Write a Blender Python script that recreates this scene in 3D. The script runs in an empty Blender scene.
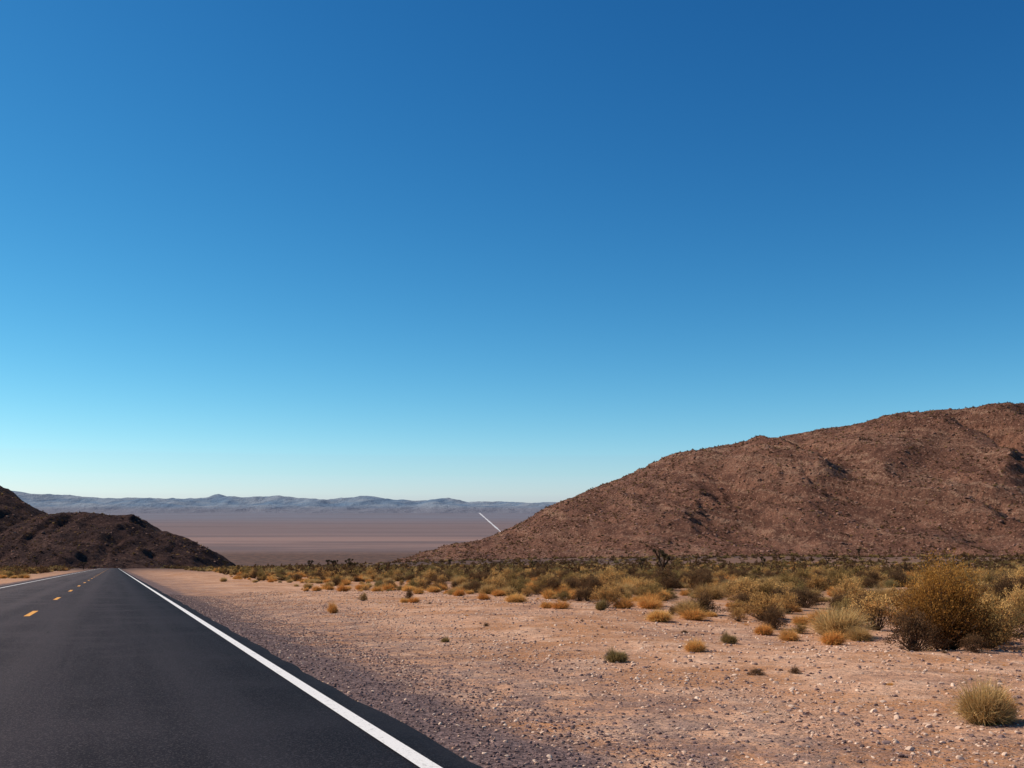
import bpy, math, random
import numpy as np
from mathutils import Vector
random.seed(7); rng=np.random.default_rng(7)
TH=math.radians(21.5); C=math.cos(TH); S=math.sin(TH)
SL=0.0596
scene=bpy.context.scene
# ---------------------------------------------------------------- noise
TAB=np.random.default_rng(3).random((256,256))
def vn(x,y):
    x=np.asarray(x,float); y=np.asarray(y,float)
    xi=np.floor(x).astype(int); yi=np.floor(y).astype(int)
    fx=x-xi; fy=y-yi
    fx=fx*fx*(3-2*fx); fy=fy*fy*(3-2*fy)
    a=TAB[xi&255,yi&255]; b=TAB[(xi+1)&255,yi&255]; c=TAB[xi&255,(yi+1)&255]; d=TAB[(xi+1)&255,(yi+1)&255]
    return (a*(1-fx)+b*fx)*(1-fy)+(c*(1-fx)+d*fx)*fy
def fbm(x,y,o=4,g=.5):
    s=0;a=1;n=0
    for i in range(o):
        s=s+a*(vn(x+17.3*i,y+9.1*i)*2-1); n+=a; a*=g
        x,y=(x*1.6-y*1.2),(x*1.2+y*1.6)
    return s/n
def ridged(x,y,o=4):
    s=0;a=1;n=0
    for i in range(o):
        s=s+a*(1-np.abs(vn(x+11.3*i,y+5.7*i)*2-1)); n+=a; a*=.5
        x,y=(x*1.6-y*1.2),(x*1.2+y*1.6)
    return s/n
def sst(a,b,x):
    t=np.clip((x-a)/(b-a),0,1); return t*t*(3-2*t)
# ---------------------------------------------------------------- terrain profile
py=np.arange(-400,60000,10.0)
sl=np.where(py<-150,0.02,SL)
sl=sl+(0.076-SL)*sst(400,520,py)
sl=sl*(1-sst(2400,3150,py))
pz=-np.cumsum(sl)*10.0; pz-=np.interp(0,py,pz)
def ground(x,y):
    x=np.asarray(x,float); y=np.asarray(y,float)
    X=x*C+y*S
    z=np.interp(y,py,pz)
    d=np.maximum(np.maximum(X-2.05,-6.1-X),0)
    m=sst(.3,9,d)
    z=z+m*(0.26*fbm(x/14,y/14,3)+0.07*fbm(x/2.1,y/2.1,3))
    z=z-0.10*sst(0,1.2,d)*(1-sst(2,6,d))
    z=z+sst(80,300,y)*sst(20,200,np.abs(X))*1.6*fbm(x/90,y/90,3)*(1-sst(2500,4000,y))
    z=z+sst(100,480,y)*sst(20,220,X)*5.0*(1-sst(1500,2600,y))
    return z
def mesh_grid(name,P,mat,smooth=True):
    n,m,_=P.shape
    idx=np.arange(n*m).reshape(n,m)
    f=np.stack([idx[:-1,:-1],idx[:-1,1:],idx[1:,1:],idx[1:,:-1]],-1).reshape(-1,4)
    me=bpy.data.meshes.new(name)
    me.vertices.add(n*m); me.vertices.foreach_set('co',P.reshape(-1).astype(np.float32))
    me.loops.add(f.size); me.loops.foreach_set('vertex_index',f.reshape(-1).astype(np.int32))
    me.polygons.add(len(f)); me.polygons.foreach_set('loop_start',np.arange(0,f.size,4,dtype=np.int32))
    me.update(calc_edges=True); me.validate()
    if smooth: me.polygons.foreach_set('use_smooth',np.ones(len(f),dtype=bool))
    me.materials.append(mat)
    ob=bpy.data.objects.new(name,me); scene.collection.objects.link(ob)
    return ob
# ---------------------------------------------------------------- node helpers
class M:
    def __init__(s,name,rough=.95,spec=.1):
        s.m=bpy.data.materials.new(name); s.m.use_nodes=True; s.t=s.m.node_tree; s.t.nodes.clear()
        s.o=s.t.nodes.new('ShaderNodeOutputMaterial'); s.b=s.t.nodes.new('ShaderNodeBsdfPrincipled')
        s.b.inputs['Roughness'].default_value=rough; s.b.inputs['Specular IOR Level'].default_value=spec
        s.t.links.new(s.b.outputs[0],s.o.inputs[0])
        s.g=s.t.nodes.new('ShaderNodeNewGeometry'); s.pos=s.g.outputs['Position']
    def L(s,a,b):
        if isinstance(a,bpy.types.NodeSocket): s.t.links.new(a,b)
        else:
            if isinstance(a,tuple) and len(a)==3 and b.type=='RGBA': a=(*a,1)
            b.default_value=a
    def math(s,op,a,b=0.0,clamp=False):
        n=s.t.nodes.new('ShaderNodeMath'); n.operation=op; n.use_clamp=clamp
        s.L(a,n.inputs[0]); s.L(b,n.inputs[1]); return n.outputs[0]
    def dot(s,v):
        n=s.t.nodes.new('ShaderNodeVectorMath'); n.operation='DOT_PRODUCT'; s.L(s.pos,n.inputs[0]); n.inputs[1].default_value=v; return n.outputs['Value']
    def scale(s,v,base=None):
        n=s.t.nodes.new('ShaderNodeVectorMath'); n.operation='MULTIPLY'; s.L(base or s.pos,n.inputs[0]); n.inputs[1].default_value=v; return n.outputs[0]
    def comb(s,x,y,z):
        n=s.t.nodes.new('ShaderNodeCombineXYZ'); s.L(x,n.inputs[0]); s.L(y,n.inputs[1]); s.L(z,n.inputs[2]); return n.outputs[0]
    def noise(s,sc,vec=None,det=4,rough=.55,dist=0):
        n=s.t.nodes.new('ShaderNodeTexNoise'); s.L(vec or s.pos,n.inputs['Vector']); n.inputs['Scale'].default_value=sc
        n.inputs['Detail'].default_value=det; n.inputs['Roughness'].default_value=rough; n.inputs['Distortion'].default_value=dist
        return n.outputs['Fac']
    def voro(s,sc,vec=None,out='Distance',rnd=1):
        n=s.t.nodes.new('ShaderNodeTexVoronoi'); s.L(vec or s.pos,n.inputs['Vector']); n.inputs['Scale'].default_value=sc; n.inputs['Randomness'].default_value=rnd
        return n.outputs[out]
    def rng(s,v,a,b,c=0.0,d=1.0,smooth=True):
        n=s.t.nodes.new('ShaderNodeMapRange'); n.interpolation_type='SMOOTHSTEP' if smooth else 'LINEAR'
        s.L(v,n.inputs[0]); n.inputs[1].default_value=a; n.inputs[2].default_value=b; n.inputs[3].default_value=c; n.inputs[4].default_value=d
        return n.outputs[0]
    def mix(s,f,a,b,mode='MIX'):
        n=s.t.nodes.new('ShaderNodeMix'); n.data_type='RGBA'; n.blend_type=mode
        s.L(f,n.inputs[0]); s.L(a,n.inputs[6]); s.L(b,n.inputs[7]); return n.outputs[2]
    def bump(s,h,dist,strength=1,prev=None):
        n=s.t.nodes.new('ShaderNodeBump'); n.inputs['Distance'].default_value=dist; n.inputs['Strength'].default_value=strength
        s.L(h,n.inputs['Height']); 
        if prev: s.L(prev,n.inputs['Normal'])
        return n.outputs[0]
    def fin(s,col,nrm=None):
        s.L(col,s.b.inputs['Base Color'])
        if nrm: s.L(nrm,s.b.inputs['Normal'])
        return s.m
# ---------------------------------------------------------------- ground material
def mat_ground():
    m=M('desert_ground_mat')
    X=m.dot((C,S,0)); Y=m.dot((0,1,0))
    big=m.noise(.12,det=5); mid=m.noise(1.3,det=5); fine=m.noise(14,det=4,rough=.7)
    sand=m.mix(m.rng(big,.35,.68),(.72,.385,.225),(.55,.285,.16))
    sand=m.mix(m.rng(mid,.42,.66),sand,(.78,.47,.30))
    lit=m.math('MULTIPLY',m.rng(m.noise(.45,det=6,rough=.7),.46,.58),m.rng(fine,.34,.54))
    sand=m.mix(m.math('MULTIPLY',lit,.85),sand,(.46,.19,.065))
    vc=m.voro(26,out='Color'); vd=m.voro(26)
    n=m.t.nodes.new('ShaderNodeSeparateColor'); m.L(vc,n.inputs[0])
    peb=m.math('MULTIPLY',m.rng(vd,.42,.28),m.rng(n.outputs[0],.45,.55))
    pc=m.mix(n.outputs[1],(.24,.13,.10),(.82,.62,.47))
    sand=m.mix(m.math('MULTIPLY',peb,.8),sand,pc)
    sand=m.mix(m.rng(fine,.3,.7,.6,0.0),sand,(.24,.12,.07))
    drk=m.math('MULTIPLY',m.rng(m.noise(.28,det=7,rough=.72),.51,.62),m.rng(m.noise(6,det=4,rough=.7),.38,.54))
    sand=m.mix(m.math('MULTIPLY',drk,.65),sand,(.27,.145,.10))
    vc2=m.voro(38,out='Color'); n2=m.t.nodes.new('ShaderNodeSeparateColor'); m.L(vc2,n2.inputs[0])
    gr=m.mix(n2.outputs[0],(.060,.037,.037),(.31,.20,.175))
    gr=m.mix(m.rng(fine,.4,.7),gr,(.11,.068,.060))
    jag=m.math('ADD',X,m.math('MULTIPLY',m.math('SUBTRACT',m.noise(.8,det=6,rough=.7),.5),2.8))
    g1=m.rng(jag,3.6,2.7); 
    g2=m.math('MULTIPLY',m.rng(jag,7.6,3.4),m.rng(m.noise(2.6,det=6,rough=.75),.39,.59))
    g2=m.math('MULTIPLY',g2,.8)
    gm=m.math('MAXIMUM',g1,g2)
    left=m.rng(jag,-7.6,-7.0); gm=m.math('MULTIPLY',gm,left)
    near=m.mix(gm,sand,gr)
    soil=m.mix(m.rng(mid,.35,.65),(.42,.23,.125),(.26,.14,.085))
    away=m.rng(m.math('ADD',X,m.math('MULTIPLY',m.math('SUBTRACT',big,.5),14)),14,26)
    near=m.mix(m.math('MULTIPLY',away,.8),near,soil)
    n50=m.noise(.03,det=8,rough=.7)
    slope=m.mix(m.rng(n50,.38,.62),(.15,.08,.055),(.075,.046,.036))
    col=m.mix(m.rng(Y,60,380),near,slope)
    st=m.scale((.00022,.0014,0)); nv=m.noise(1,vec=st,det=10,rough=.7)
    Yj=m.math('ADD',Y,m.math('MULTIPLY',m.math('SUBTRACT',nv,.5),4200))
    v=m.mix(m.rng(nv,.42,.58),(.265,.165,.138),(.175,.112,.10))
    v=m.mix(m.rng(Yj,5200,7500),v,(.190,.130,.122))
    v=m.mix(m.rng(Yj,8500,17000),v,(.170,.160,.185))  # aerial haze painted in: valley floor turns blue-grey with distance
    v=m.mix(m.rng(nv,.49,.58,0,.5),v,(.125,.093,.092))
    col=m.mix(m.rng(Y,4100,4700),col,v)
    fade=m.rng(Y,40,300,1,0)
    h=m.math('ADD',m.math('MULTIPLY',fine,.6),m.math('MULTIPLY',peb,.5))
    nb=m.t.nodes.new('ShaderNodeBump'); nb.inputs['Distance'].default_value=.045; m.L(h,nb.inputs['Height']); m.L(fade,nb.inputs['Strength'])
    b2=m.bump(mid,.20,.9,nb.outputs[0])
    return m.fin(col,b2)
def mat_hill(dark):
    m=M('rocky_hill_mat' if not dark else 'painted_shade_hill_mat')
    big=m.noise(.008,det=6,rough=.6); mid=m.noise(.05,det=8,rough=.7); fine=m.noise(.35,det=6,rough=.75)
    med=m.noise(.14,det=7,rough=.75)
    Z=m.dot((.22,-.03,1)); 
    zz=m.math('ADD',Z,m.math('MULTIPLY',m.noise(.009,det=7,rough=.58),66))
    band=m.noise(.13,vec=m.comb(m.dot((.008,0,0)),m.dot((0,.008,0)),zz),det=7,rough=.8)
    a,b,c=((.35,.160,.100),(.195,.086,.056),(.58,.335,.215)) if not dark else ((.115,.056,.044),(.058,.031,.029),(.23,.125,.09))  # dark set: left hill's shade put into its rock colours
    col=m.mix(m.rng(mid,.40,.58),a,b)
    col=m.mix(m.rng(big,.45,.62,0,.55),col,b)
    brk=m.rng(med,.40,.58)
    col=m.mix(m.math('MULTIPLY',m.rng(band,.50,.61),m.math('MULTIPLY',brk,.72)),col,c)
    col=m.mix(m.math('MULTIPLY',m.rng(band,.47,.38),.55),col,b)
    col=m.mix(m.rng(med,.55,.66,0,.5),col,(.105,.050,.036))
    col=m.mix(m.rng(fine,.53,.64,0,.85),col,(.048,.026,.021))
    col=m.mix(m.rng(m.voro(.33),.32,.12,0,.65),col,c)
    h2=m.math('ADD',mid,m.math('MULTIPLY',band,.35))
    n1=m.bump(h2,15,1.0); n3=m.bump(med,5,1,n1); n2=m.bump(fine,2.5,1,n3)
    return m.fin(col,n2)
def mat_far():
    m=M('painted_haze_mountain_mat')
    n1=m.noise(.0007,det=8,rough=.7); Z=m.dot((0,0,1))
    col=m.mix(m.rng(n1,.40,.60),(.125,.18,.25),(.225,.255,.295))  # aerial haze painted into the base colour as blue-grey
    col=m.mix(m.rng(Z,-140,10),(.170,.170,.20),col)  # greyer haze tone painted towards the foot of the range
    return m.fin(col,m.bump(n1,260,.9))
def mat_asphalt():
    m=M('asphalt_mat',rough=.92,spec=.12)
    X=m.dot((C,S,0)); T=m.dot((-S,C,0))
    st=m.comb(m.math('MULTIPLY',X,1.6),m.math('MULTIPLY',T,.06),0.0)
    n1=m.noise(1,vec=st,det=5,rough=.6); f=m.noise(60,det=3,rough=.8); b=m.noise(.5,det=5)
    vc=m.voro(110,out='Color'); n=m.t.nodes.new('ShaderNodeSeparateColor'); m.L(vc,n.inputs[0])
    col=m.mix(m.rng(n1,.35,.68),(.025,.018,.020),(.046,.034,.036))
    col=m.mix(m.rng(b,.46,.66,0,.7),col,(.057,.042,.043))
    def tr(x0): 
        d=m.math('ABSOLUTE',m.math('SUBTRACT',m.math('ADD',X,m.math('MULTIPLY',m.math('SUBTRACT',n1,.5),.5)),x0)); return m.rng(d,.45,.05,0,.55)
    tk=m.math('MAXIMUM',m.math('MAXIMUM',tr(.85),tr(-.95)),m.math('MAXIMUM',tr(-2.8),tr(-4.6)))
    col=m.mix(tk,col,(.061,.046,.046))
    col=m.mix(m.rng(m.noise(1,vec=m.comb(m.math('MULTIPLY',X,5.0),m.math('MULTIPLY',T,.12),3.0),det=6,rough=.7),.58,.70,0,.5),col,(.014,.011,.012))
    col=m.mix(m.rng(n.outputs[0],.68,1,0,.7),col,(.16,.12,.11))
    dust=m.rng(m.math('ADD',X,m.math('MULTIPLY',m.noise(2.5,det=5,rough=.7),.5)),2.10,2.42,0,.8)
    col=m.mix(dust,col,(.095,.064,.057))
    return m.fin(col,m.bump(f,.01,.9))
def mat_paint(name,c):
    m=M(name,rough=.7,spec=.3)
    w=m.noise(9,det=7,rough=.8); w2=m.noise(45,det=3,rough=.8)
    k=m.math('MAXIMUM',m.rng(w,.55,.70,0,.85),m.rng(w2,.56,.70,0,.65))
    return m.fin(m.mix(k,c,(.10,.08,.07)),m.bump(w2,.004,.6))
def mat_plant(name,c1,c2,rough=.9):
    m=M(name,rough=rough,spec=.08)
    oi=m.t.nodes.new('ShaderNodeObjectInfo'); at=m.t.nodes.new('ShaderNodeAttribute'); at.attribute_name='tint'
    col=m.mix(oi.outputs['Random'],c1,c2)
    col=m.mix(1.0,col,at.outputs['Color'],'MULTIPLY')
    m.fin(col)
    tr=m.t.nodes.new('ShaderNodeBsdfTranslucent'); m.L(col,tr.inputs[0])
    mx=m.t.nodes.new('ShaderNodeMixShader'); mx.inputs[0].default_value=.35
    m.t.links.new(m.b.outputs[0],mx.inputs[1]); m.t.links.new(tr.outputs[0],mx.inputs[2]); m.t.links.new(mx.outputs[0],m.o.inputs[0])
    return m.m
def mat_rock(name,c1,c2):
    m=M(name); oi=m.t.nodes.new('ShaderNodeObjectInfo')
    return m.fin(m.mix(oi.outputs['Random'],c1,c2))
# ---------------------------------------------------------------- ground sheet
def graded(first,stepmin,growth,end):
    v=[first]
    while v[-1]<end: v.append(v[-1]+max(stepmin,growth*(v[-1]-first)))
    return v
tp=graded(0,.25,.024,48000); tn=[-a for a in graded(0,1,.15,220)][1:][::-1]
T=np.array(tn+tp)
xr=graded(2.05,.2,.025,46000); xl=[-6.1-(a-2.05) for a in graded(2.05,.25,.03,46000)][::-1]
XX=np.array(xl+[-4,-2,0]+xr)
A,B=np.meshgrid(XX,T)
gx=A*C-B*S; gy=A*S+B*C
gz=ground(gx,gy)
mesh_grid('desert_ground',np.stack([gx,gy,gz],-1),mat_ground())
# ---------------------------------------------------------------- road
cl=[]; x,y,h=-S*-60,C*-60,-TH
t=-60.0
while t<2300:
    cl.append((x,y,h,t)); ds=.5 if t<60 else (2 if t<200 else 5)
    if 440<t<900: h+=ds/650.0
    x+=math.sin(h)*ds; y+=math.cos(h)*ds; t+=ds
cl=np.array(cl)
def strip(name,x0,x1,lift,mat,t0=-60,t1=2300,jit=0,skirt=False):
    c=cl[(cl[:,3]>=t0-.01)&(cl[:,3]<=t1+.01)]
    extra=np.where(c[:,3]>430,.35*sst(430,520,c[:,3]),0)
    cols=[x0,x1] if not skirt else [x0,x0,x0*.5+x1*.5,x1,x1]
    P=np.zeros((len(c),len(cols),3))
    for i,X0 in enumerate(cols):
        j=jit*fbm(c[:,3]*1.3,np.full(len(c),X0*3),4) if jit and i in (0,1,3,4) else 0
        nx=np.cos(c[:,2]); ny=-np.sin(c[:,2])
        P[:,i,0]=c[:,0]+(X0+j)*nx; P[:,i,1]=c[:,1]+(X0+j)*ny
        zz=np.interp(P[:,i,1],py,pz)+np.where(c[:,3]>430,np.maximum(ground(P[:,i,0],P[:,i,1])-np.interp(P[:,i,1],py,pz),0),0)
        P[:,i,2]=zz+lift+extra
        if skirt and i in (0,4): P[:,i,2]-=.25
    P=P[:, ::-1]
    return mesh_grid(name,P,mat,False)
strip('asphalt_road',-6.1,2.06,.02,mat_asphalt(),jit=.07,skirt=True)
white=mat_paint('white_paint_mat',(.80,.74,.68)); yel=mat_paint('yellow_paint_mat',(.80,.34,.04))
strip('road_edge_line',1.72,1.84,.025,white)
strip('road_edge_line',-5.62,-5.5,.025,white)
V=[];F=[]
t0=27.8-12.2*6
while t0<430:
    c=[]
    for tt in (t0-1.5,t0+1.5):
        for X0 in (-1.92,-1.79):
            xx=X0*C-tt*S; yy=X0*S+tt*C; c.append((xx,yy,float(np.interp(yy,py,pz))+.025))
    n=len(V); V+=c; F.append((n,n+1,n+3,n+2)); t0+=12.2
me=bpy.data.meshes.new('road_centre_dashes'); me.from_pydata(V,[],F); me.materials.append(yel)
scene.collection.objects.link(bpy.data.objects.new('road_centre_dashes',me))
ys=np.linspace(7300,29000,120); 
k=(ys-7300)/20200
xs=-70-840*k
w=6+18*k+5*fbm(ys/900,ys*0,3)
P=np.zeros((120,2,3)); P[:,0,0]=xs-w; P[:,1,0]=xs+w; P[:,:,1]=ys[:,None]; P[:,:,2]=(ground(xs,ys)+2.0)[:,None]
mm=M('pale_dirt_road_mat'); mesh_grid('distant_dirt_road',P,mm.fin((.56,.53,.52)),False)
# ---------------------------------------------------------------- hills
rx=np.array([-220,-150,-99,-14,58,130,178,227,299,408,468,500,540,617,750,900,1100,1400,1700])
rz=np.array([-90,-75,-58,-40,-2,28,49,61,73,90,103,107,110,116,118,105,72,10,-90])
def hillR(x,y):
    yr=1200+40*np.sin(x/260.)
    base=ground(x,y); b0=np.interp(yr,py,pz)
    zr=(np.interp(x,rx,rz)+np.interp(x-22,rx,rz)+np.interp(x+22,rx,rz))/3
    H=np.maximum(zr-b0,-4)
    W=230+np.clip(H,0,200)*2.2
    t=np.clip(np.abs(y-yr)/W,0,1)
    p=(.5*(1+np.cos(math.pi*t)))**.9
    e=np.sin(math.pi*np.clip(t,0,1))**1.3
    wx=x+60*fbm(x/160,y/160,3)-.25*(yr-y)
    gul=ridged(wx/105,y/420+3,4)-.62
    hh=H*p
    hh=hh+e*np.clip(H/120,0,1.2)*50*gul
    u=(yr-y)
    d=(x-(516-.02*u+14*fbm(y/60,y*0+2,2)))
    wd=19+.06*u
    hh=hh-54*np.exp(-(d/wd)**2)*sst(28,90,u)*(1-sst(.55,.9,t))
    d2=(x-(445-.08*u))
    hh=hh+9*np.exp(-(d2/50.)**2)*sst(30,130,u)*(1-sst(.5,.9,t))
    for xx0,amp,ww in ((620,30,26),(350,14,18),(250,11,14)):
        dd=(x-(xx0-.12*u+18*fbm(y/70+xx0,y*0+7,2))); hh=hh-amp*np.exp(-(dd/(ww+.04*u))**2)*sst(40,130,u)*(1-sst(.5,.9,t))
    k=np.clip(hh/25,0,1)
    hh=hh+k*(3.6*fbm(x/34,y/34,4)+2.2*(ridged(x/12,y/12,3)-.6))
    ph=(hh+.2*x+22*fbm(x/120,y/120,4))/11.0
    hh=hh+k*1.4*np.sin(2*math.pi*ph)*np.clip(vn(x/60,y/60)*2.-.6,0,1)
    edge=1-sst(.0,.9,np.clip(H,0,6)/6)
    return base+hh-.6-3*edge -2.5*(t>=1)
def grid_hill(name,f,x0,x1,y0,y1,st,mat):
    xs=np.arange(x0,x1,st); ys=np.arange(y0,y1,st); a,b=np.meshgrid(xs,ys)
    return mesh_grid(name,np.stack([a,b,f(a,b)],-1),mat)
grid_hill('rocky_hill',hillR,-230,1650,480,1900,3.2,mat_hill(False))
lx=np.array([-1100,-900,-720,-600,-530,-509,-489,-465,-449,-409,-373,-359,-329,-305,-290,-272,-240])
lz=np.array([60,95,88,52,24,14,3,-9,-8,-8,-10,-21,-34,-44,-56,-72,-90])
def hillL(x,y):
    yr=1000+0*x
    base=ground(x,y); b0=np.interp(yr,py,pz)
    zr=np.interp(x,lx,lz)
    H=np.maximum(zr-b0,-4)
    W=120+np.clip(H,0,150)*1.5
    t=np.clip(np.abs(y-yr)/W,0,1)
    p=(.5*(1+np.cos(math.pi*t)))
    wx=x+30*fbm(x/70,y/70,3)
    gul=ridged(wx/48,y/190+8,3)-.6
    hh=H*p+np.sin(math.pi*t)*np.clip(H/60,0,1.2)*28*gul
    k=np.clip(hh/12,0,1)
    hh=hh+k*(3.8*fbm(x/18,y/18,4)+3.0*(ridged(x/8,y/8,3)-.6))
    edge=1-sst(0,.9,np.clip(H,0,6)/6)
    return base+hh-.6-3*edge-2.5*(t>=1)
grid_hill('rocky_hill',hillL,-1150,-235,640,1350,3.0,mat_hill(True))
# ---------------------------------------------------------------- distant mountains
def far_range(name,yc,depth,xa,xb,pts,amp,seed,mat,nx=500,ny=60):
    xs=np.linspace(xa,xb,nx); ys=np.linspace(yc-depth,yc+depth,ny); a,b=np.meshgrid(xs,ys)
    zt=np.interp(a,[p[0] for p in pts],[p[1] for p in pts])
    t=np.abs(b-yc)/depth
    H=(zt+200)
    r=ridged(a/2600+seed,b/2600+seed,5)
    z=-200+H*(1-t)**1.1*(.84+.4*(r-.6)) + (1-t)*amp*(r-.62) + (1-t)*t*4*150*(ridged(a/1300+seed,b/3200,4)-.6)
    z=z+(1-t)*60*fbm(a/500,b/500,4)
    z=z-30*(t>.97)
    return mesh_grid(name,np.stack([a,b,z],-1),mat)
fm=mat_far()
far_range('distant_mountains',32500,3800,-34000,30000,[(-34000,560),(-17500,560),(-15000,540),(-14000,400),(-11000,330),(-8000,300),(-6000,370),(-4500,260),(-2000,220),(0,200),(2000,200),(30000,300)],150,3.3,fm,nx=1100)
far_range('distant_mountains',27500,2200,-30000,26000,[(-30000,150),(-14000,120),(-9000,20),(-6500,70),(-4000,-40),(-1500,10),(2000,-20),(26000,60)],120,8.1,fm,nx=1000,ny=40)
# ---------------------------------------------------------------- plant meshes
class Geo:
    def __init__(s): s.V=[];s.F=[];s.T=[];s.MI=[]
    def add(s,vs,fs,t,mi=0):
        n=len(s.V); s.V+=vs; s.F+=[tuple(i+n for i in f) for f in fs]
        s.T+=[t]*len(vs) if not isinstance(t,list) else t; s.MI+=[mi]*len(fs)
    def tube(s,p0,p1,r0,r1,t,mi=0,n=5):
        p0=Vector(p0);p1=Vector(p1);d=(p1-p0)
        if d.length<1e-6: return
        d.normalize(); a=d.orthogonal().normalized(); b=d.cross(a)
        vs=[]
        for p,r in((p0,r0),(p1,r1)):
            for i in range(n):
                an=2*math.pi*i/n; vs.append(tuple(p+a*math.cos(an)*r+b*math.sin(an)*r))
        s.add(vs,[(i,(i+1)%n,n+(i+1)%n,n+i) for i in range(n)],t,mi)
    def mesh(s,name,mats):
        me=bpy.data.meshes.new(name); me.from_pydata(s.V,[],s.F)
        at=me.attributes.new('tint','FLOAT_COLOR','POINT')
        arr=np.ones((len(s.V),4),np.float32); arr[:,:3]=np.array(s.T,np.float32)
        at.data.foreach_set('color',arr.reshape(-1))
        for m in mats: me.materials.append(m)
        me.polygons.foreach_set('material_index',np.array(s.MI,np.int32)); me.update()
        return me
R=random.uniform
def g3(v): return (v,v,v)
def tuft(g,n,h,r,w,lo=.6,hi=1.4):
    lob=[(R(0,6.28),R(.7,1.2)) for _ in range(5)]
    for _ in range(n):
        a=R(0,6.283); el=math.asin(min(1,R(.08,1)**.8)); 
        l=min(lob,key=lambda q:abs((a-q[0]+math.pi)%(2*math.pi)-math.pi))[1]*R(.6,1.03)
        d=Vector((math.cos(a)*math.cos(el)*r,math.sin(a)*math.cos(el)*r,math.sin(el)*h+.04*h))*l
        b=Vector((math.cos(a),math.sin(a),0))*R(0,.3)*r+Vector((R(-.03,.03),R(-.03,.03),0))
        mid=b+d*.5+Vector((0,0,h*.12))+Vector((R(-1,1),R(-1,1),R(-1,1)))*.07*r
        tip=b+d*.9+Vector((R(-1,1),R(-1,1),R(-1,1)))*.15*r
        s=Vector((R(-1,1),R(-1,1),R(-.4,.4))).normalized()*w
        t=R(lo,hi)
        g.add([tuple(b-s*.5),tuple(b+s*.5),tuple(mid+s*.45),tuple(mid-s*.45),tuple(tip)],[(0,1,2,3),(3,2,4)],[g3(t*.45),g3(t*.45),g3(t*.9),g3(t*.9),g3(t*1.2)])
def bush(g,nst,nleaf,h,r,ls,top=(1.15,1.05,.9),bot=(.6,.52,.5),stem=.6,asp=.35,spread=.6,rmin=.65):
    clumps=[]
    for i in range(nst):
        a=R(0,6.283); q=R(0,1)**.6; el=R(.2,1.5)
        tip=Vector((math.cos(a)*math.cos(el)*r,math.sin(a)*math.cos(el)*r,math.sin(el)*h))*R(rmin,1.05)
        b=Vector((math.cos(a)*r*.12*q,math.sin(a)*r*.12*q,0))
        m=(b+tip)*.5+Vector((R(-1,1),R(-1,1),R(0,1)))*.1*r
        g.tube(b,m,.012*r+.002,.008*r+.001,g3(stem),1,3); g.tube(m,tip,.008*r+.001,.002,g3(stem),1,3)
        for k in range(4):
            t2=m.lerp(tip,R(0,1)); t3=t2+Vector((R(-1,1),R(-1,1),R(-.2,1)))*.24*r
            g.tube(t2,t3,.004*r+.0008,.001,g3(stem),1,3); clumps.append((t3,R(.08,.18)*r,R(.65,1.35)))
        clumps.append((tip,R(.08,.2)*r,R(.7,1.4)))
    for _ in range(nleaf):
        c,cr,t=random.choice(clumps)
        p=c+Vector((random.gauss(0,1),random.gauss(0,1),random.gauss(0,.8)))*cr*spread
        if p.z<.01: p.z=R(.01,.1)*h
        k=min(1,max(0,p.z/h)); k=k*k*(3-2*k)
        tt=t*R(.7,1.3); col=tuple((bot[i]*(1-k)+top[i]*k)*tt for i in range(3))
        o=Vector((p.x,p.y,p.z*.7+.15*h)).normalized()
        u=(o+Vector((R(-1,1),R(-1,1),R(-.6,1)))*.9).normalized(); v=u.cross(Vector((R(-1,1),R(-1,1),R(-1,1)))).normalized()
        L=ls*R(.7,1.5); W=L*asp
        g.add([tuple(p-u*L*.5),tuple(p+v*W),tuple(p+u*L*.5),tuple(p-v*W)],[(0,1,2,3)],col,0)
gold=mat_plant('golden_grass_mat',(.76,.44,.14),(.68,.31,.085))
straw=mat_plant('straw_brush_mat',(.62,.41,.17),(.48,.29,.11))
olive=mat_plant('olive_brush_mat',(.29,.22,.09),(.34,.22,.085))
darkm=mat_plant('dark_brush_mat',(.15,.09,.05),(.18,.105,.055))
stemm=mat_plant('twig_mat',(.20,.12,.08),(.14,.09,.06))
def coll(name,meshes):
    c=bpy.data.collections.new(name)
    for i,m in enumerate(meshes):
        c.objects.link(bpy.data.objects.new('%s_%02d'%(name,i),m))
    return c
near=[]
for i,(mt) in enumerate([gold,gold,straw,olive]):
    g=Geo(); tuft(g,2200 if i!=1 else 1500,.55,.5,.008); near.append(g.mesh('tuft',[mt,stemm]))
for mt in (straw,olive,darkm,darkm):
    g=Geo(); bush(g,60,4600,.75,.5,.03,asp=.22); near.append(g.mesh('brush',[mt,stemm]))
NC=coll('brush_near',near)      # 0,1 gold 2 straw 3 olive tuft | 4 straw 5 olive 6,7 dark
far=[]
for mt in (gold,straw,olive,darkm):
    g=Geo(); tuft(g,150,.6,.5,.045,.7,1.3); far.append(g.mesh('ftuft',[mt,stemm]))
for mt in (olive,darkm):
    g=Geo(); bush(g,8,190,.8,.5,.13); far.append(g.mesh('fbrush',[mt,stemm]))
FC=coll('brush_far',far)
def rockmesh(name,mat,seed,flat=.7):
    import bmesh
    bm=bmesh.new(); bmesh.ops.create_icosphere(bm,subdivisions=2,radius=.5)
    rr=random.Random(seed); planes=[(Vector((rr.uniform(-1,1),rr.uniform(-1,1),rr.uniform(-1,1))).normalized(),rr.uniform(.26,.44)) for _ in range(9)]
    for v in bm.verts:
        for n,d in planes:
            k=v.co.dot(n)
            if k>d: v.co-=n*(k-d)
        v.co.z*=flat
    me=bpy.data.meshes.new(name); bm.to_mesh(me); bm.free(); me.materials.append(mat); return me
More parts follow.
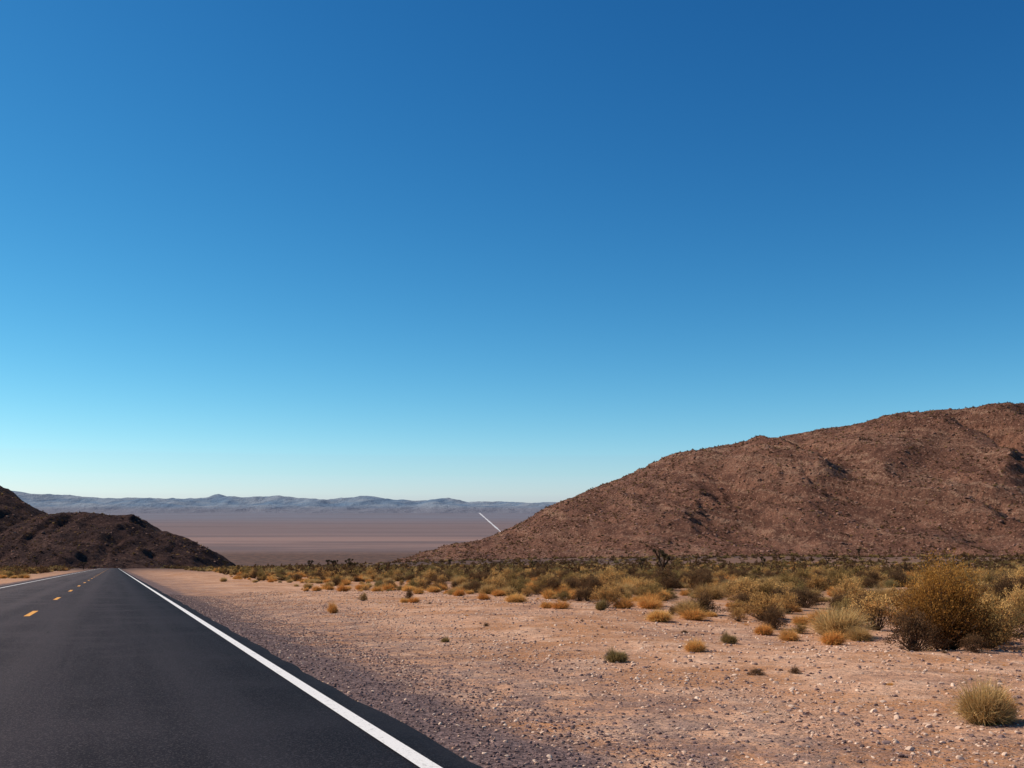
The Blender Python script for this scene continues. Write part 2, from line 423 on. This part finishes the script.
rk=mat_rock('pale_stone_mat',(.76,.54,.39),(.46,.26,.17)); rk2=mat_rock('dark_stone_mat',(.10,.062,.057),(.28,.175,.15)); rk3=mat_rock('boulder_mat',(.36,.19,.13),(.12,.06,.045))
RC=coll('stones',[rockmesh('s',rk,1),rockmesh('s',rk,2,.5),rockmesh('s',rk2,3),rockmesh('s',rk2,4,.6)])
BC=coll('boulders',[rockmesh('b',rk3,11),rockmesh('b',rk3,12,.6)])
def scatter(name,c,pts,idx,rot,scl):
    me=bpy.data.meshes.new(name); n=len(pts)
    me.vertices.add(n); me.vertices.foreach_set('co',np.asarray(pts,np.float32).reshape(-1))
    a=me.attributes.new('idx','INT','POINT'); a.data.foreach_set('value',np.asarray(idx,np.int32))
    a=me.attributes.new('rot','FLOAT_VECTOR','POINT'); a.data.foreach_set('vector',np.asarray(rot,np.float32).reshape(-1))
    a=me.attributes.new('scl','FLOAT_VECTOR','POINT'); a.data.foreach_set('vector',np.asarray(scl,np.float32).reshape(-1))
    ob=bpy.data.objects.new(name,me); scene.collection.objects.link(ob)
    t=bpy.data.node_groups.new(name,'GeometryNodeTree')
    t.interface.new_socket('Geometry',in_out='INPUT',socket_type='NodeSocketGeometry'); t.interface.new_socket('Geometry',in_out='OUTPUT',socket_type='NodeSocketGeometry')
    gi=t.nodes.new('NodeGroupInput'); go=t.nodes.new('NodeGroupOutput'); ip=t.nodes.new('GeometryNodeInstanceOnPoints')
    ci=t.nodes.new('GeometryNodeCollectionInfo'); ci.inputs['Collection'].default_value=c; ci.inputs['Separate Children'].default_value=True; ci.inputs['Reset Children'].default_value=True
    def na(nm,ty):
        q=t.nodes.new('GeometryNodeInputNamedAttribute'); q.data_type=ty; q.inputs['Name'].default_value=nm; return q.outputs['Attribute']
    t.links.new(gi.outputs[0],ip.inputs['Points']); t.links.new(ci.outputs[0],ip.inputs['Instance'])
    ip.inputs['Pick Instance'].default_value=True
    t.links.new(na('idx','INT'),ip.inputs['Instance Index']); t.links.new(na('rot','FLOAT_VECTOR'),ip.inputs['Rotation']); t.links.new(na('scl','FLOAT_VECTOR'),ip.inputs['Scale'])
    t.links.new(ip.outputs[0],go.inputs[0])
    mod=ob.modifiers.new('scatter','NODES'); mod.node_group=t
    return ob
def wedge(n,y0,y1,lim=.75):
    y=np.sqrt(rng.random(n)*(y1*y1-y0*y0)+y0*y0); x=(rng.random(n)*2-1)*lim*y
    return x,y
# hand placed brush: x,y,width,height,variant
hp=[(1.44,13.9,.46,.30,3),(2.78,15.5,.55,.30,0),(3.76,17.6,.42,.30,3),(.1,28.3,.95,.42,0),(-4.75,27,.4,.42,1),(-1.15,17.6,.22,.16,3),
(2.2,25.2,.42,.42,3),(3.3,22.8,1.0,.44,0),(1.25,34,.7,.5,1),(2.46,36,1.2,.5,0),(2.85,11.9,.24,.10,7),(3.3,11.9,.2,.10,6),(3.9,10.6,.14,.06,1),
(6.3,19.7,1.35,.72,2),(5.9,23.7,1.3,.68,4),(4.8,25.2,1.0,.6,6),(5.4,21.0,.7,.5,6),(8.6,18.5,1.2,.7,0),(7.5,21,1.3,.8,4),(9.5,20,1.4,.8,5),
(3.74,8.15,.54,.44,2),(3.88,8.25,.52,.40,0),(8.0,15.2,.8,.3,1),(7.55,14.6,.5,.26,0),(-7.5,45,.8,.5,1),(-3.4,44,.9,.5,0),(-2,38,.7,.4,1),(.4,40,1.0,.5,5),(-5.5,60,1.2,.6,0),(5.95,15.1,.9,.62,6),
(7.9,16.9,1.1,.75,5),(8.3,17.6,1.2,.9,4),(8.9,16.9,1.1,.7,6),(2.0,30,.6,.4,6),(3.8,28,.9,.5,1),(4.4,32,1.2,.6,5),(6.9,22.5,1.2,.55,0),(4.2,23.5,.9,.4,1),(1.5,38,1.1,.5,0),(-1.5,50,1.2,.5,0),(-8.6,58,1.2,.6,0),
(-3.0,31,.5,.3,0),(-.9,33,.6,.34,1),(-2.6,52,.8,.4,2),(6.6,14.6,.5,.3,7),(5.6,17.8,.7,.4,0),(-6.1,50,.9,.5,1),(-10.5,64,1.0,.5,1),(.9,26,.5,.3,0),(-.5,38,.8,.45,0),(2.9,26.5,.8,.42,1),(4.9,19.8,.6,.35,0)]
pts=[];ix=[];rt=[];sc=[]
for x,y,w,h,v in hp:
    pts.append((x,y,float(ground(x,y))-.02)); ix.append(v); rt.append((0,0,R(0,6.28))); sc.append((w,w*R(.85,1.1),h/(.6 if v<4 else .78)))
def addr(x,y,probs,smin,smax,hs,sink=.02):
    n=len(x); z=ground(x,y)-sink
    v=rng.choice(len(probs),n,p=np.array(probs)/sum(probs)); s=smin+(smax-smin)*rng.random(n)**1.6
    for i in range(n):
        pts.append((x[i],y[i],z[i])); ix.append(int(v[i])); rt.append((R(-.08,.08),R(-.08,.08),R(0,6.28))); sc.append((s[i],s[i]*R(.8,1.15),s[i]*R(*hs)))
x,y=wedge(2200,18,100); X=x*C+y*S; k=(X>7.5)&(X<15)&(rng.random(2200)<.12+.55*sst(8.5,13,X)); addr(x[k],y[k],[6,6,3,1,1,1,1,0],.2,.85,(.7,1.1))
x,y=wedge(700,7,45); X=x*C+y*S; k=(X>5)&(X<15)&(rng.random(700)<.4); addr(x[k],y[k],[3,3,1,0,0,0,3,3],.05,.17,(.5,.9))
x,y=wedge(5400,15,115); X=x*C+y*S+3*fbm(x/9,y/9,2); k=(X>12.8)|(X<-10); k&=(vn(x/5,y/5)>.20); k&=~((np.hypot(x-6.6,y-15.6)<1.5)); k&=(y>17.5)|(x>8.3)
front=k&(X<19); addr(x[front],y[front],[5,5,5,1,4,3,2,2],.35,1.2,(.6,1.05))
back=k&(X>=19)|(k&(X<0)); addr(x[back],y[back],[2,2,4,3,5,5,4,4],.4,1.5,(.6,1.05))
scatter('desert_brush',NC,pts,ix,rt,sc)
pts=[];ix=[];rt=[];sc=[]
x,y=wedge(14000,88,260); X=x*C+y*S; k=(X>13+6*vn(x/20,y/20))|(X<-11); k&=(vn(x/14,y/14)>.22); addr(x[k],y[k],[2,4,3,4,4,5],.6,2.0,(.5,.95),.03)
x,y=wedge(18000,240,900,.8); X=x*C+y*S; k=(X>20)|(X<-14); addr(x[k],y[k],[0,3,2,5,3,6],1.2,3.0,(.45,.8),.1)
scatter('distant_brush',FC,pts,ix,rt,sc)
pts=[];ix=[];rt=[];sc=[]
def hsc(f,n,x0,x1,y0,y1,s0,s1,probs):
    x=x0+(x1-x0)*rng.random(n); y=y0+(y1-y0)*rng.random(n); z=f(x,y); k=(z>ground(x,y)+.2)&(vn(x/25,y/25)>.2); x=x[k];y=y[k];z=z[k]
    v=rng.choice(len(probs),len(x),p=np.array(probs)/sum(probs)); s=s0+(s1-s0)*rng.random(len(x))**2
    for i in range(len(x)):
        pts.append((x[i],y[i],z[i]-.15)); ix.append(int(v[i])); rt.append((R(-.1,.1),R(-.1,.1),R(0,6.28))); sc.append((s[i],s[i],s[i]*R(.6,1)))
hsc(hillR,48000,-200,1000,520,1230,.9,3.2,[0,2,1,6,1,6]); hsc(hillL,9000,-900,-240,680,1020,.9,3,[0,1,1,4,1,5])
scatter('hillside_brush',FC,pts,ix,rt,sc)
pts=[];ix=[];rt=[];sc=[]
hsc(hillR,14000,-200,1000,520,1230,.8,5,[1,1]); hsc(hillL,2000,-900,-240,680,1020,.8,4,[1,1])
scatter('hillside_boulders',BC,pts,ix,rt,sc)
# stones
pts=[];ix=[];rt=[];sc=[]
def stones(n,X0,X1,t0,t1,s0,s1,pr,pw=4):
    X=X0+(X1-X0)*rng.random(n); t=t0+(t1-t0)*rng.random(n)**1.5; x=X*C-t*S; y=X*S+t*C; z=ground(x,y)
    s=s0+(s1-s0)*rng.random(n)**pw; v=rng.choice(4,n,p=np.array(pr)/sum(pr))
    for i in range(n):
        pts.append((x[i],y[i],z[i]+s[i]*.08)); ix.append(int(v[i])); rt.append((R(-.4,.4),R(-.4,.4),R(0,6.28))); sc.append((s[i],s[i]*R(.6,1),s[i]*R(.6,1)))
stones(22000,2.02,3.8,1,45,.012,.05,[1,1,6,6],3)
stones(18000,3.0,6.5,1,45,.012,.055,[3,3,3,3],3)
stones(42000,5.0,16,1,50,.012,.08,[4,4,1.5,1.5],5)
stones(260,1.90,2.08,1,40,.01,.03,[1,1,3,3],3)
scatter('roadside_stones',RC,pts,ix,rt,sc)
# ---------------------------------------------------------------- big rabbitbrush
g=Geo(); random.seed(21)
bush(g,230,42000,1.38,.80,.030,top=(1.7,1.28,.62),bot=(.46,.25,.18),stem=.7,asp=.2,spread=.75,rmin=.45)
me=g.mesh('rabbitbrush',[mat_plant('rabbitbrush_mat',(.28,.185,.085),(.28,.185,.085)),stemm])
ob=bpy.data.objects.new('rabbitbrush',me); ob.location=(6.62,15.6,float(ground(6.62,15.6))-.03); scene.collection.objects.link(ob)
# ---------------------------------------------------------------- joshua trees
barkm=mat_plant('joshua_bark_mat',(.10,.06,.04),(.08,.05,.035)); spikem=mat_plant('joshua_leaf_mat',(.075,.055,.03),(.09,.065,.035))
def joshua(seed,h):
    random.seed(seed); g=Geo()
    def rosette(p,d,r):
        for _ in range(75):
            u=Vector((random.gauss(0,1),random.gauss(0,1),random.gauss(0,1))).normalized()
            if u.dot(d)<-.55: u=-u
            b=p-d*R(0,.35)*r*2; s=u.orthogonal().normalized()*.02*h/3; tip=b+u*r*R(.8,1.1); t=R(.6,1.3)
            g.add([tuple(b-s),tuple(b+s),tuple(tip)],[(0,1,2)],[g3(t*.6),g3(t*.6),g3(t*1.2)],1)
    def br(p,d,l,r,lv):
        q=p
        for k in range(3):
            d2=(d+Vector((R(-.2,.2),R(-.2,.2),R(0,.25)))).normalized(); n=q+d2*l/3
            g.tube(q,n,r*(1-.1*k),r*(.9-.1*k),g3(R(.8,1.1)),0,7); q=n; d=d2
        if lv==0 or (lv<2 and R(0,1)<.2): rosette(q,d,.10*h); return
        a0=R(0,6.28)
        for k in range(random.choice([2,3])):
            a=a0+k*2.2+R(-.3,.3); nd=(d*.55+Vector((math.cos(a),math.sin(a),.35))*.8).normalized(); br(q,nd,l*R(.5,.75),r*.72,lv-1)
    br(Vector((0,0,-.1)),Vector((0,0,1)),h*.42,h*.055,3)
    return g.mesh('joshua_tree',[barkm,spikem])
jm=[joshua(s,3.0) for s in (2,5,9)]
for i,(x,y,s) in enumerate([(12.6,86,.95),(17.5,135,.75),(-24,150,.7),(-28,172,.85),(-20.5,165,.6),(-38,215,.9),(-52,260,.9),(-15,240,.8),(5,230,.8),(28,190,.7),(52,210,.9),(-60,330,1.1),(-85,300,1.0),(75,240,.9),(-140,330,1.0),(-165,350,1.1),(100,290,1.0),(-70,350,1.1)]):
    ob=bpy.data.objects.new('joshua_tree',jm[i%3]); ob.location=(x,y,float(ground(x,y))); ob.rotation_euler=(0,0,i*1.7); ob.scale=(s,s,s); scene.collection.objects.link(ob)
# ---------------------------------------------------------------- light, sky
AZ=math.radians(-76); EL=math.radians(43)
w=bpy.data.worlds.new('World'); scene.world=w; w.use_nodes=True; nt=w.node_tree; bg=nt.nodes['Background']
sk=nt.nodes.new('ShaderNodeTexSky'); sk.sky_type='NISHITA'; sk.sun_disc=False; sk.sun_elevation=EL; sk.sun_rotation=AZ%(2*math.pi)
sk.altitude=900; sk.air_density=1.0; sk.dust_density=.35; sk.ozone_density=3.0
hs=nt.nodes.new('ShaderNodeHueSaturation'); hs.inputs['Saturation'].default_value=1.22; hs.inputs['Hue'].default_value=.486
nt.links.new(sk.outputs[0],hs.inputs['Color'])
def mt(op,a,b):
    n=nt.nodes.new('ShaderNodeMath'); n.operation=op
    for i,v in enumerate((a,b)):
        if isinstance(v,bpy.types.NodeSocket): nt.links.new(v,n.inputs[i])
        else: n.inputs[i].default_value=v
    return n.outputs[0]
sp=nt.nodes.new('ShaderNodeSeparateColor'); cb=nt.nodes.new('ShaderNodeCombineColor'); nt.links.new(hs.outputs[0],sp.inputs[0])
r,g_,b_=[mt('MULTIPLY',mt('MAXIMUM',o,0.0),.1) for o in sp.outputs]
nt.links.new(mt('MULTIPLY',mt('POWER',r,1.42),10.6),cb.inputs[0])
nt.links.new(mt('MULTIPLY',mt('POWER',g_,1.30),12.3),cb.inputs[1])
nt.links.new(mt('ADD',mt('MULTIPLY',b_,7.8),mt('MULTIPLY',g_,5.2)),cb.inputs[2])
nt.links.new(cb.outputs[0],bg.inputs[0]); bg.inputs[1].default_value=.10
su=bpy.data.lights.new('sun','SUN'); su.energy=5.0; su.angle=math.radians(.5); su.color=(1,.91,.78)
so=bpy.data.objects.new('sun',su); sd=Vector((math.sin(AZ)*math.cos(EL),math.cos(AZ)*math.cos(EL),math.sin(EL))); so.rotation_euler=sd.to_track_quat('Z','Y').to_euler(); so.location=(-50,30,60); scene.collection.objects.link(so)
cam=bpy.data.cameras.new('camera'); cam.sensor_width=36; cam.lens=35.0; cam.clip_start=.05; cam.clip_end=120000
co=bpy.data.objects.new('camera',cam); co.location=(0,0,1.19); co.rotation_euler=(math.radians(90+6.93),0,0); scene.collection.objects.link(co); scene.camera=co
scene.view_settings.view_transform='Standard'; scene.view_settings.look='None'; scene.view_settings.exposure=0
